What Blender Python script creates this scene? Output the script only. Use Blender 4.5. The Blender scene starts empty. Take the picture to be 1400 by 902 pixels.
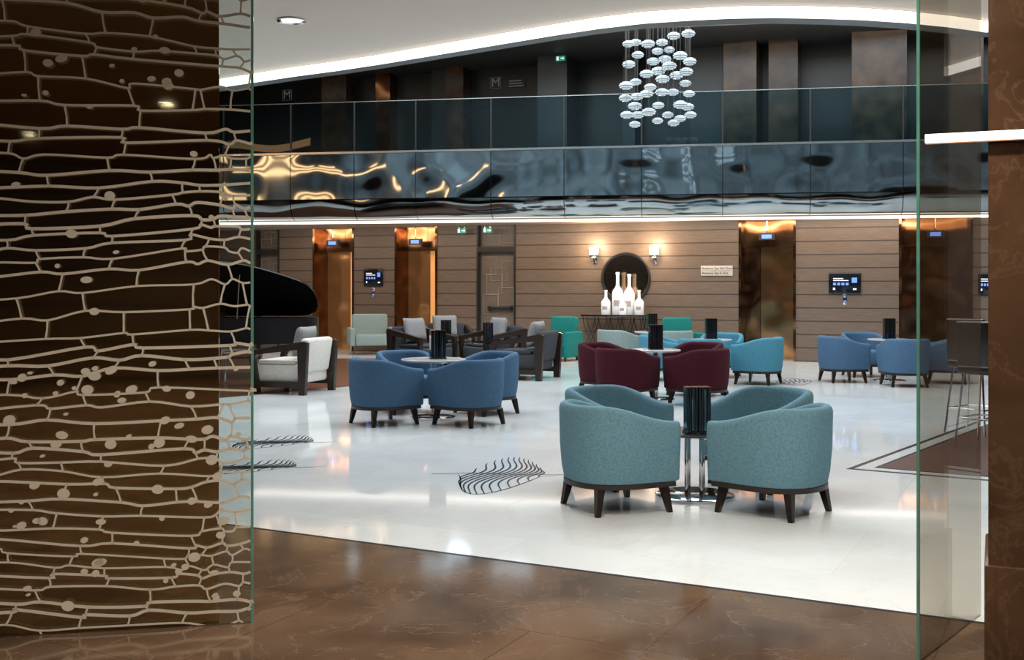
import bpy, bmesh, math, random
from mathutils import Matrix, Vector
random.seed(7)
sc = bpy.context.scene; C = sc.collection
H = 1.55; F = 1500.0; HY = 390.0
PI = math.pi
def fl(px, py):
    Y = H*F/(py-HY); return ((px-700)*Y/F, Y)
def at(px, py, Y): return Vector(((px-700)*Y/F, Y, H-(py-HY)*Y/F))

# ------------------------------------------------------------ materials
def mat(name, col, rough=.5, metal=0, var=.12, scale=20, bump=0, bscale=None, emit=0, ecol=None, stretch=(1,1,1), coat=0, bdist=.01, spec=.5):
    m = bpy.data.materials.new(name); m.use_nodes = True; nt = m.node_tree; b = nt.nodes['Principled BSDF']
    tc = nt.nodes.new('ShaderNodeTexCoord'); mp = nt.nodes.new('ShaderNodeMapping'); mp.inputs['Scale'].default_value = stretch
    nt.links.new(tc.outputs['Object'], mp.inputs[0])
    n = nt.nodes.new('ShaderNodeTexNoise'); n.inputs['Scale'].default_value = scale; n.inputs['Detail'].default_value = 5
    nt.links.new(mp.outputs[0], n.inputs['Vector'])
    r = nt.nodes.new('ShaderNodeValToRGB'); r.color_ramp.elements[0].position = .3; r.color_ramp.elements[1].position = .7
    r.color_ramp.elements[0].color = [c*(1-var) for c in col]+[1]; r.color_ramp.elements[1].color = [min(1, c*(1+var)) for c in col]+[1]
    nt.links.new(n.outputs['Fac'], r.inputs[0]); nt.links.new(r.outputs[0], b.inputs['Base Color'])
    b.inputs['Roughness'].default_value = rough; b.inputs['Metallic'].default_value = metal
    b.inputs['Coat Weight'].default_value = coat; b.inputs['Specular IOR Level'].default_value = spec
    if bump:
        n2 = nt.nodes.new('ShaderNodeTexNoise'); n2.inputs['Scale'].default_value = bscale or scale*3; n2.inputs['Detail'].default_value = 0 if bscale and bscale < 5 else 2
        nt.links.new(mp.outputs[0], n2.inputs['Vector'])
        bp = nt.nodes.new('ShaderNodeBump'); bp.inputs['Strength'].default_value = bump; bp.inputs['Distance'].default_value = bdist
        nt.links.new(n2.outputs['Fac'], bp.inputs['Height']); nt.links.new(bp.outputs[0], b.inputs['Normal'])
    if emit:
        b.inputs['Emission Color'].default_value = list(ecol or col)+[1]; b.inputs['Emission Strength'].default_value = emit
    return m
def glass(name, tint, f0=.04, rough=0.0):
    m = bpy.data.materials.new(name); m.use_nodes = True; nt = m.node_tree; nt.nodes.clear()
    o = nt.nodes.new('ShaderNodeOutputMaterial'); mx = nt.nodes.new('ShaderNodeMixShader')
    t = nt.nodes.new('ShaderNodeBsdfTransparent'); t.inputs[0].default_value = list(tint)+[1]
    g = nt.nodes.new('ShaderNodeBsdfGlossy'); g.inputs['Roughness'].default_value = rough
    f = nt.nodes.new('ShaderNodeLayerWeight'); f.inputs[0].default_value = .5
    pw = nt.nodes.new('ShaderNodeMath'); pw.operation = 'POWER'; pw.inputs[1].default_value = 5; nt.links.new(f.outputs['Facing'], pw.inputs[0])
    ma = nt.nodes.new('ShaderNodeMath'); ma.operation = 'MULTIPLY_ADD'; ma.inputs[1].default_value = 1-f0; ma.inputs[2].default_value = f0; nt.links.new(pw.outputs[0], ma.inputs[0])
    nt.links.new(ma.outputs[0], mx.inputs[0]); nt.links.new(t.outputs[0], mx.inputs[1]); nt.links.new(g.outputs[0], mx.inputs[2]); nt.links.new(mx.outputs[0], o.inputs[0])
    return m
def marble(name, base, dark, light, scale, tile, joint, rough, vein=.5, offs=.5, mortar=.003, vw=.02, dist=1.2):
    m = bpy.data.materials.new(name); m.use_nodes = True; nt = m.node_tree; b = nt.nodes['Principled BSDF']
    tc = nt.nodes.new('ShaderNodeTexCoord')
    n = nt.nodes.new('ShaderNodeTexNoise'); n.inputs['Scale'].default_value = scale; n.inputs['Detail'].default_value = 8; n.inputs['Distortion'].default_value = dist
    nt.links.new(tc.outputs['Object'], n.inputs['Vector'])
    r = nt.nodes.new('ShaderNodeValToRGB'); e = r.color_ramp.elements
    e[0].position = .3; e[0].color = list(dark)+[1]; e[1].position = .65; e[1].color = list(base)+[1]
    nt.links.new(n.outputs['Fac'], r.inputs[0])
    n3 = nt.nodes.new('ShaderNodeTexNoise'); n3.inputs['Scale'].default_value = scale*1.6; n3.inputs['Detail'].default_value = 8; n3.inputs['Roughness'].default_value = .6; n3.inputs['Distortion'].default_value = .8
    nt.links.new(tc.outputs['Object'], n3.inputs['Vector'])
    r2 = nt.nodes.new('ShaderNodeValToRGB'); e = r2.color_ramp.elements
    e[0].position = .5-vw; e[0].color = (0,0,0,1); e[1].position = .5; e[1].color = (1,1,1,1)
    x = e.new(.5+vw); x.color = (0,0,0,1)
    nt.links.new(n3.outputs['Fac'], r2.inputs[0])
    ml = nt.nodes.new('ShaderNodeMath'); ml.operation = 'MULTIPLY'; ml.inputs[1].default_value = vein; nt.links.new(r2.outputs[0], ml.inputs[0])
    mx = nt.nodes.new('ShaderNodeMix'); mx.data_type = 'RGBA'; nt.links.new(ml.outputs[0], mx.inputs[0]); nt.links.new(r.outputs[0], mx.inputs[6]); mx.inputs[7].default_value = list(light)+[1]
    br = nt.nodes.new('ShaderNodeTexBrick'); br.inputs['Scale'].default_value = 1; br.inputs['Mortar Size'].default_value = mortar
    br.inputs['Brick Width'].default_value = tile; br.inputs['Row Height'].default_value = tile; br.offset = offs
    br.inputs['Color1'].default_value = (1,1,1,1); br.inputs['Color2'].default_value = (.93,.93,.93,1); br.inputs['Mortar'].default_value = (joint,joint,joint,1)
    mp = nt.nodes.new('ShaderNodeMapping'); mp.inputs['Rotation'].default_value = (0,0,.48); nt.links.new(tc.outputs['Object'], mp.inputs[0]); nt.links.new(mp.outputs[0], br.inputs['Vector'])
    m2 = nt.nodes.new('ShaderNodeMix'); m2.data_type = 'RGBA'; m2.blend_type = 'MULTIPLY'; m2.inputs[0].default_value = 1
    nt.links.new(mx.outputs[2], m2.inputs[6]); nt.links.new(br.outputs['Color'], m2.inputs[7]); nt.links.new(m2.outputs[2], b.inputs['Base Color'])
    b.inputs['Roughness'].default_value = rough
    return m
def plank(name, col, row, groove=.25, rough=.45):
    m = bpy.data.materials.new(name); m.use_nodes = True; nt = m.node_tree; b = nt.nodes['Principled BSDF']
    tc = nt.nodes.new('ShaderNodeTexCoord'); mp = nt.nodes.new('ShaderNodeMapping'); mp.inputs['Scale'].default_value = (1.2, 1.2, 14)
    nt.links.new(tc.outputs['Object'], mp.inputs[0])
    n = nt.nodes.new('ShaderNodeTexNoise'); n.inputs['Scale'].default_value = 3; n.inputs['Detail'].default_value = 6; nt.links.new(mp.outputs[0], n.inputs['Vector'])
    r = nt.nodes.new('ShaderNodeValToRGB'); e = r.color_ramp.elements
    e[0].position = .3; e[0].color = [c*.84 for c in col]+[1]; e[1].position = .7; e[1].color = [c*1.14 for c in col]+[1]
    nt.links.new(n.outputs['Fac'], r.inputs[0])
    s = nt.nodes.new('ShaderNodeSeparateXYZ'); nt.links.new(tc.outputs['Object'], s.inputs[0])
    d = nt.nodes.new('ShaderNodeMath'); d.operation = 'DIVIDE'; d.inputs[1].default_value = row; nt.links.new(s.outputs[2], d.inputs[0])
    fr = nt.nodes.new('ShaderNodeMath'); fr.operation = 'FRACT'; nt.links.new(d.outputs[0], fr.inputs[0])
    gt = nt.nodes.new('ShaderNodeMath'); gt.operation = 'GREATER_THAN'; gt.inputs[1].default_value = .085; nt.links.new(fr.outputs[0], gt.inputs[0])
    mx = nt.nodes.new('ShaderNodeMix'); mx.data_type = 'RGBA'; nt.links.new(gt.outputs[0], mx.inputs[0])
    mx.inputs[6].default_value = [c*groove for c in col]+[1]; nt.links.new(r.outputs[0], mx.inputs[7]); nt.links.new(mx.outputs[2], b.inputs['Base Color'])
    bp = nt.nodes.new('ShaderNodeBump'); bp.inputs['Strength'].default_value = .5; bp.inputs['Distance'].default_value = .02
    nt.links.new(gt.outputs[0], bp.inputs['Height']); nt.links.new(bp.outputs[0], b.inputs['Normal'])
    b.inputs['Roughness'].default_value = rough
    return m

M = {}
M['white_floor'] = marble('white_marble', (.78,.815,.825), (.69,.735,.75), (.60,.62,.63), .9, 1.2, .85, .055, .25)
M['brown_floor'] = marble('brown_marble', (.165,.103,.064), (.075,.044,.027), (.36,.26,.19), 1.6, 1.1, .60, .09, .30, .5, .004, .007, .6)
M['pillar'] = marble('pillar_marble', (.13,.070,.038), (.075,.038,.02), (.24,.15,.09), 2.2, 50, .9, .25, .3)
M['plank'] = plank('plank_wall', (.135,.095,.070), .27, .3)
M['dark_plank'] = plank('dark_plank', (.10,.058,.034), .6, .3, .3)
M['ceiling'] = mat('ceiling_plaster', (.68,.62,.555), .7, var=.02, scale=3)
M['brown_ceiling'] = mat('brown_lacquer_ceiling', (.17,.105,.065), .35, var=.25, scale=.8)
M['soffit'] = mat('soffit', (.3,.24,.19), .5, var=.05)
M['dark_ceiling'] = mat('mezzanine_ceiling', (.09,.08,.07), .6, var=.05)
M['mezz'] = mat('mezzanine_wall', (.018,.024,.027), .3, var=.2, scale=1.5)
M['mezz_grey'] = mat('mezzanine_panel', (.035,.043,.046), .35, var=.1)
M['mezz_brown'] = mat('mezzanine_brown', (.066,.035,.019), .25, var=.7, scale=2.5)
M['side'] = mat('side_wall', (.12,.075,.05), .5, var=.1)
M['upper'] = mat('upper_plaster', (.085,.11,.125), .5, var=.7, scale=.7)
M['led'] = mat('led_strip', (1,.95,.88), .5, var=0, emit=1.7, ecol=(1,.95,.89))
M['added_gold_glow'] = mat('added_gold_glow_strip', (1,.6,.3), .5, var=0, emit=4.2, ecol=(1,.50,.22))  # added glow, only there to be mirrored in the balcony fascia
M['led2'] = mat('led_edge', (1,.95,.88), .5, var=0, emit=2.2, ecol=(1,.92,.84))
M['bulb'] = mat('lamp_glow', (1,.85,.6), .5, var=0, emit=10, ecol=(1,.80,.52))
M['downlight'] = mat('downlight_glow', (1,.95,.9), .5, var=0, emit=12, ecol=(1,.93,.82))
M['fascia'] = mat('smoked_mirror', (.38,.48,.53), .07, 1, var=.15, scale=.6, bump=.65, bscale=1.2, bdist=.17)
M['fascia_low'] = mat('smoked_mirror_low', (.30,.34,.35), .09, 1, var=.15, scale=1, bump=.6, bscale=1.1, bdist=.2)
M['rail'] = mat('metal_rail', (.45,.5,.5), .2, .9, var=.05)
M['rail_glass'] = glass('balustrade_glass', (.62,.78,.82), .025)
M['pane'] = glass('clear_pane', (.80,.77,.71), .02)
M['pane_left'] = glass('clear_pane_left', (.86,.90,.88), .03)
M['glass_edge'] = mat('glass_edge', (.08,.22,.16), .15, var=.3, scale=5, emit=.06, ecol=(.3,.7,.55))
M['bronze'] = mat('bronze_mirror', (.84,.61,.42), .04, 1, var=.12, scale=.8, bump=.05, bscale=2.5, bdist=.02)
M['etch'] = mat('etched_white', (.62,.56,.46), .6, var=.06, emit=.04, ecol=(.9,.75,.55))
M['gold'] = mat('gold_mirror', (.72,.38,.17), .14, 1, var=.15, scale=2, bump=.35, bscale=2.4, bdist=.08, emit=.07, ecol=(1,.45,.16))  # faint glow put in for the warm interior the gold mirrors
M['copper'] = mat('copper_mirror', (.52,.29,.14), .16, 1, var=.2, scale=2, bump=.35, bscale=2, bdist=.08, emit=.02, ecol=(1,.5,.2))  # fainter glow put in, as in the gold
M['gold_dark'] = mat('dark_bronze', (.27,.14,.07), .16, 1, var=.3, scale=2, bump=.5, bscale=2, bdist=.10)
M['orange_panel'] = mat('glowing_orange_panel', (.75,.36,.12), .35, var=.25, scale=2, emit=.42, ecol=(1,.45,.16))  # glow put into the leaf colour in place of lamp light
M['black'] = mat('black_gloss', (.008,.008,.009), .08, var=.1, coat=.5)
M['piano'] = mat('piano_black', (.006,.006,.007), .28, var=.1, spec=.3)
M['black_matt'] = mat('black_matt', (.012,.012,.013), .4, var=.1)
M['wood_dark'] = mat('dark_wood', (.018,.010,.007), .3, var=.3, scale=12)
M['wood_floor'] = mat('wood_floor', (.085,.035,.020), .3, var=.35, scale=3, stretch=(1,8,1))
M['chrome'] = mat('chrome', (.75,.75,.76), .08, 1, var=.03)
M['table_top'] = mat('table_top', (.50,.52,.53), .15, var=.04)
M['dark_top'] = mat('dark_glass_top', (.05,.055,.06), .06, var=.04, coat=.5)
M['inlay'] = mat('black_inlay', (.03,.035,.05), .15, var=.1)
M['white'] = mat('white_ceramic', (.80,.80,.80), .2, var=.02, emit=.08, ecol=(1,.95,.9))
M['pink'] = mat('grey_label', (.40,.33,.35), .5, var=.1)
M['screen'] = mat('screen_black', (.006,.008,.012), .1, var=.1)
M['screen_blue'] = mat('screen_blue', (.1,.2,.6), .3, var=.1, emit=.9, ecol=(.15,.28,.9))
M['screen_white'] = mat('screen_white', (.8,.85,.9), .3, var=0, emit=.8, ecol=(.75,.85,1))
M['sign'] = mat('sign_plate', (.48,.44,.385), .4, var=.03)
M['sign_text'] = mat('sign_text', (.01,.008,.007), .5, var=0)
M['sign_grey'] = mat('sign_grey', (.25,.27,.27), .5, var=0, emit=.06, ecol=(.8,.9,.9))
M['green'] = mat('exit_green', (.02,.25,.15), .4, var=0, emit=.22, ecol=(.05,.8,.5))
M['door_taupe'] = mat('door_taupe', (.145,.112,.088), .4, var=.08)
M['line_taupe'] = mat('door_line', (.28,.23,.19), .4, var=.05)
M['globe'] = mat('ribbed_glass', (.38,.46,.50), .12, var=.05, emit=.05, ecol=(.8,.93,1), spec=.8)
M['globe_rib'] = mat('globe_rib', (.75,.82,.85), .2, var=.05, emit=.35, ecol=(.85,.95,1))
M['wire'] = mat('wire', (.2,.2,.2), .4, .8)
M['mosaic'] = mat('mosaic_mirror', (.46,.37,.29), .14, 1, var=.15, scale=30, bump=.08, bscale=40)
def fabric(n, c, v=.18): return mat(n, c, .9, var=v, scale=70, bump=.35, bscale=260, bdist=.004, spec=.2)
FAB = dict(teal=fabric('grey_teal_fabric', (.135,.265,.330)), blue=fabric('blue_fabric', (.064,.130,.220)), red=fabric('burgundy_fabric', (.050,.0065,.012)),
           turq=fabric('turquoise_fabric', (.066,.225,.310)), sage=fabric('sage_fabric', (.22,.28,.27)), green=fabric('green_fabric', (.01,.16,.145)),
           pale=fabric('pale_grey_fabric', (.60,.57,.52)), grey=fabric('grey_fabric', (.048,.052,.060)), cush=fabric('cushion_fabric', (.25,.25,.25)))

# ------------------------------------------------------------ mesh helpers
def box(bm, x0, x1, y0, y1, z0, z1):
    v = [bm.verts.new(p) for p in ((x0,y0,z0),(x1,y0,z0),(x1,y1,z0),(x0,y1,z0),(x0,y0,z1),(x1,y0,z1),(x1,y1,z1),(x0,y1,z1))]
    for f in ((0,3,2,1),(4,5,6,7),(0,1,5,4),(1,2,6,5),(2,3,7,6),(3,0,4,7)): bm.faces.new([v[i] for i in f])
def merge(bm, t, Mx=None):
    if Mx: t.transform(Mx)
    me = bpy.data.meshes.new('tmp'); t.to_mesh(me); bm.from_mesh(me); bpy.data.meshes.remove(me); t.free()
def rbox(bm, c, s, r=.02, seg=2, Mx=None):
    t = bmesh.new(); box(t, -s[0]/2, s[0]/2, -s[1]/2, s[1]/2, -s[2]/2, s[2]/2)
    bmesh.ops.bevel(t, geom=t.edges[:], offset=r, segments=seg, profile=.5, affect='EDGES')
    T = Matrix.Translation(Vector(c)); merge(bm, t, T @ Mx if Mx else T)
def prism(bm, pts, plane, a0, a1):
    def P(p, a):
        return {'xy':(p[0],p[1],a),'yz':(a,p[0],p[1]),'xz':(p[0],a,p[1])}[plane]
    A = [bm.verts.new(P(p,a0)) for p in pts]; B = [bm.verts.new(P(p,a1)) for p in pts]
    bm.faces.new(A); bm.faces.new(B[::-1]); n = len(pts)
    for i in range(n): bm.faces.new((A[i],A[(i+1)%n],B[(i+1)%n],B[i]))
def lathe(bm, prof, seg=24, c=(0,0,0)):
    rings = []
    for r, z in prof:
        if r < 1e-5: rings.append([bm.verts.new((c[0],c[1],c[2]+z))])
        else: rings.append([bm.verts.new((c[0]+r*math.cos(2*PI*k/seg), c[1]+r*math.sin(2*PI*k/seg), c[2]+z)) for k in range(seg)])
    for a, b in zip(rings, rings[1:]):
        for k in range(seg):
            k2 = (k+1)%seg
            if len(a)==1 and len(b)==1: continue
            if len(a)==1: bm.faces.new((a[0],b[k2],b[k]))
            elif len(b)==1: bm.faces.new((a[k],a[k2],b[0]))
            else: bm.faces.new((a[k],a[k2],b[k2],b[k]))
def cyl(bm, x, y, z0, z1, r0, r1=None, seg=20): lathe(bm, [(0,z0),(r0,z0),(r1 if r1 is not None else r0,z1),(0,z1)], seg, (x,y,0))
def tube(bm, p, q, r, r2=None, seg=8):
    p = Vector(p); q = Vector(q); d = q-p; L = d.length
    t = bmesh.new(); lathe(t, [(0,0),(r,0),(r2 or r,L),(0,L)], seg)
    merge(bm, t, Matrix.Translation(p) @ d.to_track_quat('Z','Y').to_matrix().to_4x4())
def obj(name, bm, m, parent=None, loc=(0,0,0), rz=0, smooth=True, ang=35):
    bmesh.ops.recalc_face_normals(bm, faces=bm.faces[:])
    me = bpy.data.meshes.new(name); bm.to_mesh(me); bm.free(); me.materials.append(m)
    if smooth:
        me.shade_smooth(); me.set_sharp_from_angle(angle=math.radians(ang))
    o = bpy.data.objects.new(name, me); C.objects.link(o)
    o.location = loc; o.rotation_euler = (0,0,rz)
    if parent: o.parent = parent
    return o
def tag(o, label, cat, group=None):
    o['label'] = label; o['category'] = cat
    if group: o['group'] = group
    return o
def thing(name, label, cat, loc=(0,0,0), rz=0, group=None):
    o = bpy.data.objects.new(name, None); C.objects.link(o); o.location = loc; o.rotation_euler = (0,0,rz); o.empty_display_size = .1
    return tag(o, label, cat, group)
def struct(name, bm, m, loc=(0,0,0), rz=0, parent=None, smooth=False):
    o = obj(name, bm, m, parent, loc, rz, smooth)
    if not parent: o['kind'] = 'structure'
    return o
def sroot(name, loc=(0,0,0), rz=0):
    o = bpy.data.objects.new(name, None); C.objects.link(o); o.location = loc; o.rotation_euler = (0,0,rz); o['kind'] = 'structure'; return o
def dup(root, loc, rz, label, group=None):
    r = root.copy(); C.objects.link(r); r.location = loc; r.rotation_euler = (0,0,rz); r['label'] = label
    if group: r['group'] = group
    for ch in root.children:
        c = ch.copy(); C.objects.link(c); c.parent = r
        for g in ch.children:
            d = g.copy(); C.objects.link(d); d.parent = c
    return r
def B(): return bmesh.new()
def lettering(s, size, m, parent, loc, align='CENTER', name='lettering'):
    cu = bpy.data.curves.new('t', 'FONT'); cu.body = s; cu.size = size; cu.align_x = align; cu.align_y = 'CENTER'; cu.extrude = .001
    o = bpy.data.objects.new('t', cu); C.objects.link(o); bpy.context.view_layer.update()
    me = bpy.data.meshes.new_from_object(o); bpy.data.objects.remove(o)
    me.transform(Matrix.Rotation(PI/2, 4, 'X')); me.materials.clear(); me.materials.append(m)
    r = bpy.data.objects.new(name, me); C.objects.link(r); r.location = loc; r.parent = parent; return r

# ------------------------------------------------------------ wall frame / balcony frame
SW = -.367; TW = math.atan(SW); YW = 24.477
SF = -.1731; TF = math.atan(SF); YF = 22.24
def uw(px):
    p = (px-700)/F; Y = YW/(1-SW*p); return p*Y/math.cos(TW), Y
def uf(px):
    p = (px-700)/F; Y = YF/(1-SF*p); return p*Y/math.cos(TF), Y
def wz(px, py): return H-(py-HY)*uw(px)[1]/F
MW = Matrix.Translation((0,YW,0)) @ Matrix.Rotation(TW, 4, 'Z')
MF = Matrix.Translation((0,YF,0)) @ Matrix.Rotation(TF, 4, 'Z')
WL = (0,YW,0); FLc = (0,YF,0)
def wloc(px, py=None, w=0, z=None):
    u, Y = uw(px)
    if z is None: z = wz(px, py)
    return MW @ Vector((u, w, z))

# ------------------------------------------------------------ setting: floors
def lineY(x): return 6.159-.5186*x
bm = B(); prism(bm, [(-13,lineY(-13)),(13,lineY(13)),(13,30),(-13,30)], 'xy', -.1, 0); struct('floor', bm, M['white_floor'])
bm = B(); prism(bm, [(-13,-9),(13,-9),(13,lineY(13)),(-13,lineY(-13))], 'xy', -.1, 0); struct('floor', bm, M['brown_floor'])
bm = B(); prism(bm, [(-13,lineY(-13)-.012),(13,lineY(13)-.012),(13,lineY(13)+.012),(-13,lineY(-13)+.012)], 'xy', 0, .002); struct('trim_1', bm, M['inlay'])
cx, cy = fl(1157,641); a = Vector((.607,.795)); b = Vector((.861,-.508)); c0 = Vector((cx,cy))
for i, (ins, m, z) in enumerate(((0,M['inlay'],.002),(.05,M['white_floor'],.003),(.17,M['inlay'],.004),(.20,M['wood_floor'],.005))):
    c = c0+(a+b)*ins; A_, B_ = 5.2-2*ins, 4.6-2*ins
    bm = B(); prism(bm, [tuple(c), tuple(c+b*B_), tuple(c+b*B_+a*A_), tuple(c+a*A_)], 'xy', 0, z); struct('floor', bm, m)
bm = B(); prism(bm, [fl(120,560), fl(480,528), fl(640,503), fl(590,490), fl(120,490)], 'xy', 0, .003); struct('floor', bm, M['wood_floor'])
# leaf inlays in the white marble
def leaf(px, py, L, Wd, n, rot, tail, k, lean=.25):
    bm = B(); x0, y0 = fl(px, py)
    def ribbon(pts, w):
        prev = None
        for i, p in enumerate(pts):
            q = pts[min(i+1, len(pts)-1)]; o = pts[max(i-1, 0)]
            d = Vector((q[0]-o[0], q[1]-o[1])).normalized(); nn = Vector((-d.y, d.x))
            ww = w*(.45+.55*math.sin(PI*i/(len(pts)-1)))
            A = bm.verts.new((p[0]+nn.x*ww, p[1]+nn.y*ww, .003)); Bv = bm.verts.new((p[0]-nn.x*ww, p[1]-nn.y*ww, .003))
            if prev: bm.faces.new((prev[0],A,Bv,prev[1]))
            prev = (A,Bv)
    bot = []
    for i in range(n):
        t = (i+.5)/n; env = math.sin(PI*t**.8)**.8; xx = -L/2+L*t*.80; hh = Wd*env/2
        pts = [(xx+.075*env*math.sin(s*2.6*PI+.4)+s*lean*env+.12*max(0,s)**2*(1-t), s*hh*2) for s in [j/24-.5 for j in range(25)]]
        ribbon(pts, .0095); bot.append(pts[0])
    ribbon([(-L/2-tail,0),(-L/2-.05,-.02)]+bot+[(L/2,-.02),(L/2+.10,.02)], .006)
    ribbon([(-L/2-tail+(L+tail)*s, .04*math.sin(s*6)) for s in [j/20 for j in range(21)]], .008)
    struct('trim_%d' % k, bm, M['inlay'], (x0,y0,0), rot)
leaf(704, 648, .82, 1.75, 13, 0, .28, 2, .38); leaf(392, 604, .85, .95, 12, 0, .4, 3, .45); leaf(365, 638, .80, .75, 11, 0, .4, 4, .45); leaf(1092, 521, .75, 1.5, 8, 0, .2, 5, .3)

# ceiling with the curved light trough
E = [(-13,13.5),(-6,12.2)]
for px, py in ((280,122),(340,113),(400,104),(460,96),(520,87),(580,77),(640,67),(700,57),(760,47),(820,38),(880,31),(940,27),(1000,24),(1060,23),(1120,24),(1180,26),(1240,30),(1300,36),(1350,43)):
    Y = 1.87*F/(HY-py); E.append(((px-700)*Y/F, Y))
E += [(4.6,7.8),(7,7.7),(13,8.5)]
bm = B()
for (x0,y0),(x1,y1) in zip(E, E[1:]):
    prism(bm, [(x0,5.5),(x1,5.5),(x1,y1),(x0,y0)], 'xy', 3.5, 3.7)
struct('ceiling', bm, M['ceiling'])
bm = B(); box(bm, -13, 13, -9, 5.5, 3.5, 3.7); struct('ceiling', bm, M['brown_ceiling'])
bm = B()
for (x0,y0),(x1,y1) in zip(E, E[1:]): prism(bm, [(x0,y0),(x1,y1),(x1,y1+.03),(x0,y0+.03)], 'xy', 3.42, 3.497)
struct('trim_6', bm, M['led'])
bm = B()
for (x0,y0),(x1,y1) in zip(E, E[1:]): prism(bm, [(x0,y0+.04),(x1,y1+.04),(x1,y1+.2),(x0,y0+.2)], 'xy', 3.42, 8)
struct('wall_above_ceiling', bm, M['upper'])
bm = B()
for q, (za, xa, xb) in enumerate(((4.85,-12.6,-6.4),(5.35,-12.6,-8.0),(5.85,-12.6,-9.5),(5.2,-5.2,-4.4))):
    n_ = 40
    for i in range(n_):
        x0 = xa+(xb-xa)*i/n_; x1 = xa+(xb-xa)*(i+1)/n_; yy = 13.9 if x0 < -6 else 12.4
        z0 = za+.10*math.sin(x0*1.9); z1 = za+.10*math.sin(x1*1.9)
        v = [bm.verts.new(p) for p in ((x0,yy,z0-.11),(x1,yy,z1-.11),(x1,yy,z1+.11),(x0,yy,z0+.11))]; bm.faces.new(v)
struct('trim_30', bm, M['added_gold_glow'])  # unseen wavy strips added to give the fascia its gold ripples
bm = B(); box(bm, -13, 13, 7, 31, 8, 8.1); struct('ceiling', bm, M['dark_ceiling'])
bm = B(); box(bm, -13.1, -13, -9, 31, 0, 8); struct('wall_left', bm, M['side'])
bm = B(); box(bm, 13, 13.1, -9, 31, 0, 8); struct('wall_right', bm, M['side'])
bm = B(); box(bm, -13, 13, -9.1, -9, 0, 3.5); struct('wall_rear', bm, M['dark_plank'])

# ------------------------------------------------------------ back wall
TOP = 2.9
segs = [(60,350),(382,428),(484,540),(598,652),(705,1010),(1088,1229),(1330,1420)]
for p0, p1 in segs:
    bm = B(); box(bm, uw(p0)[0], uw(p1)[0], 0, .45, 0, TOP+.1); struct('wall_back', bm, M['plank'], WL, TW)
bm = B(); box(bm, uw(60)[0], uw(1420)[0], .75, .85, 0, TOP+.1); struct('wall_back', bm, M['gold_dark'], WL, TW)
# lifts
def lift(n, p0, p1, split, leafm, leafl, E_):
    r = sroot('door_%d' % n, WL, TW); a, b = uw(p0)[0], uw(p1)[0]; s = uw(split)[0]
    bm = B(); box(bm, a, a+.05, -.02, .74, 0, TOP); struct('door_frame', bm, M['gold_dark'], parent=r)
    bm = B(); box(bm, b-.05, b, -.02, .74, 0, TOP); struct('door_frame', bm, M['gold_dark'], parent=r)
    bm = B(); box(bm, a+.05, b-.05, .30, .70, 2.35, TOP); struct('header_panel', bm, M['gold_dark'], parent=r)
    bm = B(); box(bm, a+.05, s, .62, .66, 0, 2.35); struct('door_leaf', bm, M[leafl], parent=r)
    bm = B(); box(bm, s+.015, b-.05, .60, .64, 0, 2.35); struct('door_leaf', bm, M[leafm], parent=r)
    bm = B(); c = (a+b)/2; box(bm, c-.16, c+.16, -.06, .02, 2.48, 2.62); struct('display_case', bm, M['black_matt'], parent=r)
    bm = B(); box(bm, c-.10, c+.10, -.066, -.061, 2.51, 2.59); d = struct('display', bm, M['screen_blue'], parent=r)
    bm = B(); tube(bm, (c,-.02,2.62), (c,-.02,TOP), .01); struct('hanger', bm, M['chrome'], parent=r)
    L = bpy.data.lights.new('added_lift_fill', 'AREA'); L.energy = E_; L.color = (1,.68,.42); L.shape = 'RECTANGLE'; L.size = b-a-.2; L.size_y = .5
    lo = bpy.data.objects.new('added_lift_fill', L); C.objects.link(lo); lo.location = MW @ Vector((c, .0, TOP-.1)); lo.rotation_euler = (.5,0,TW)  # added lamp without a fixture, warms the gold in the recess
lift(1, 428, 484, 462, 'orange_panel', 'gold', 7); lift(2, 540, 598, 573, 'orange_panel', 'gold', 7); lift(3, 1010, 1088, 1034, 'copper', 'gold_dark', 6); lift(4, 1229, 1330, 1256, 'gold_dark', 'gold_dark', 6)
# service doors with line pattern
def service(n, p0, p1):
    r = sroot('door_%d' % n, WL, TW); a, b = uw(p0)[0], uw(p1)[0]; w = b-a
    bm = B(); box(bm, a, a+.04, -.02, .2, 0, TOP); box(bm, b-.04, b, -.02, .2, 0, TOP); box(bm, a+.04, b-.04, -.02, .2, 2.30, 2.42); struct('door_frame', bm, M['black_matt'], parent=r)
    bm = B(); box(bm, a+.04, b-.04, .14, .2, 0, 2.30); box(bm, a+.04, b-.04, .14, .2, 2.42, TOP); struct('door_leaf', bm, M['door_taupe'], parent=r)
    bm = B(); random.seed(n)
    def fr(x0,x1,z0,z1,t=.012):
        box(bm,x0,x1,.125,.139,z0,z0+t); box(bm,x0,x1,.125,.139,z1-t,z1); box(bm,x0,x0+t,.125,.139,z0+t,z1-t); box(bm,x1-t,x1,.125,.139,z0+t,z1-t)
    for x0,x1,z0,z1 in ((.1,.5,.9,1.35),(.5,.9,1.1,1.5),(.2,.6,1.35,1.8),(.6,.95,1.5,2.1),(.1,.45,1.8,2.2),(.3,.75,1.65,1.95),(.15,.8,.35,.75),(.1,.55,2.47,2.68),(.55,.92,2.5,2.85),(.25,.7,2.68,2.86)):
        fr(a+w*x0, a+w*x1, z0, z1)
    struct('line_pattern', bm, M['line_taupe'], parent=r)
    bm = B(); box(bm, a+w*.25, b-.12, .06, .10, 1.0, 1.06); box(bm, a+w*.25, a+w*.25+.06, .10, .139, .98, 1.08); box(bm, b-.18, b-.12, .10, .139, .98, 1.08); struct('push_bar', bm, M['black_matt'], parent=r)
service(5, 652, 705); service(6, 350, 382)

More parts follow.
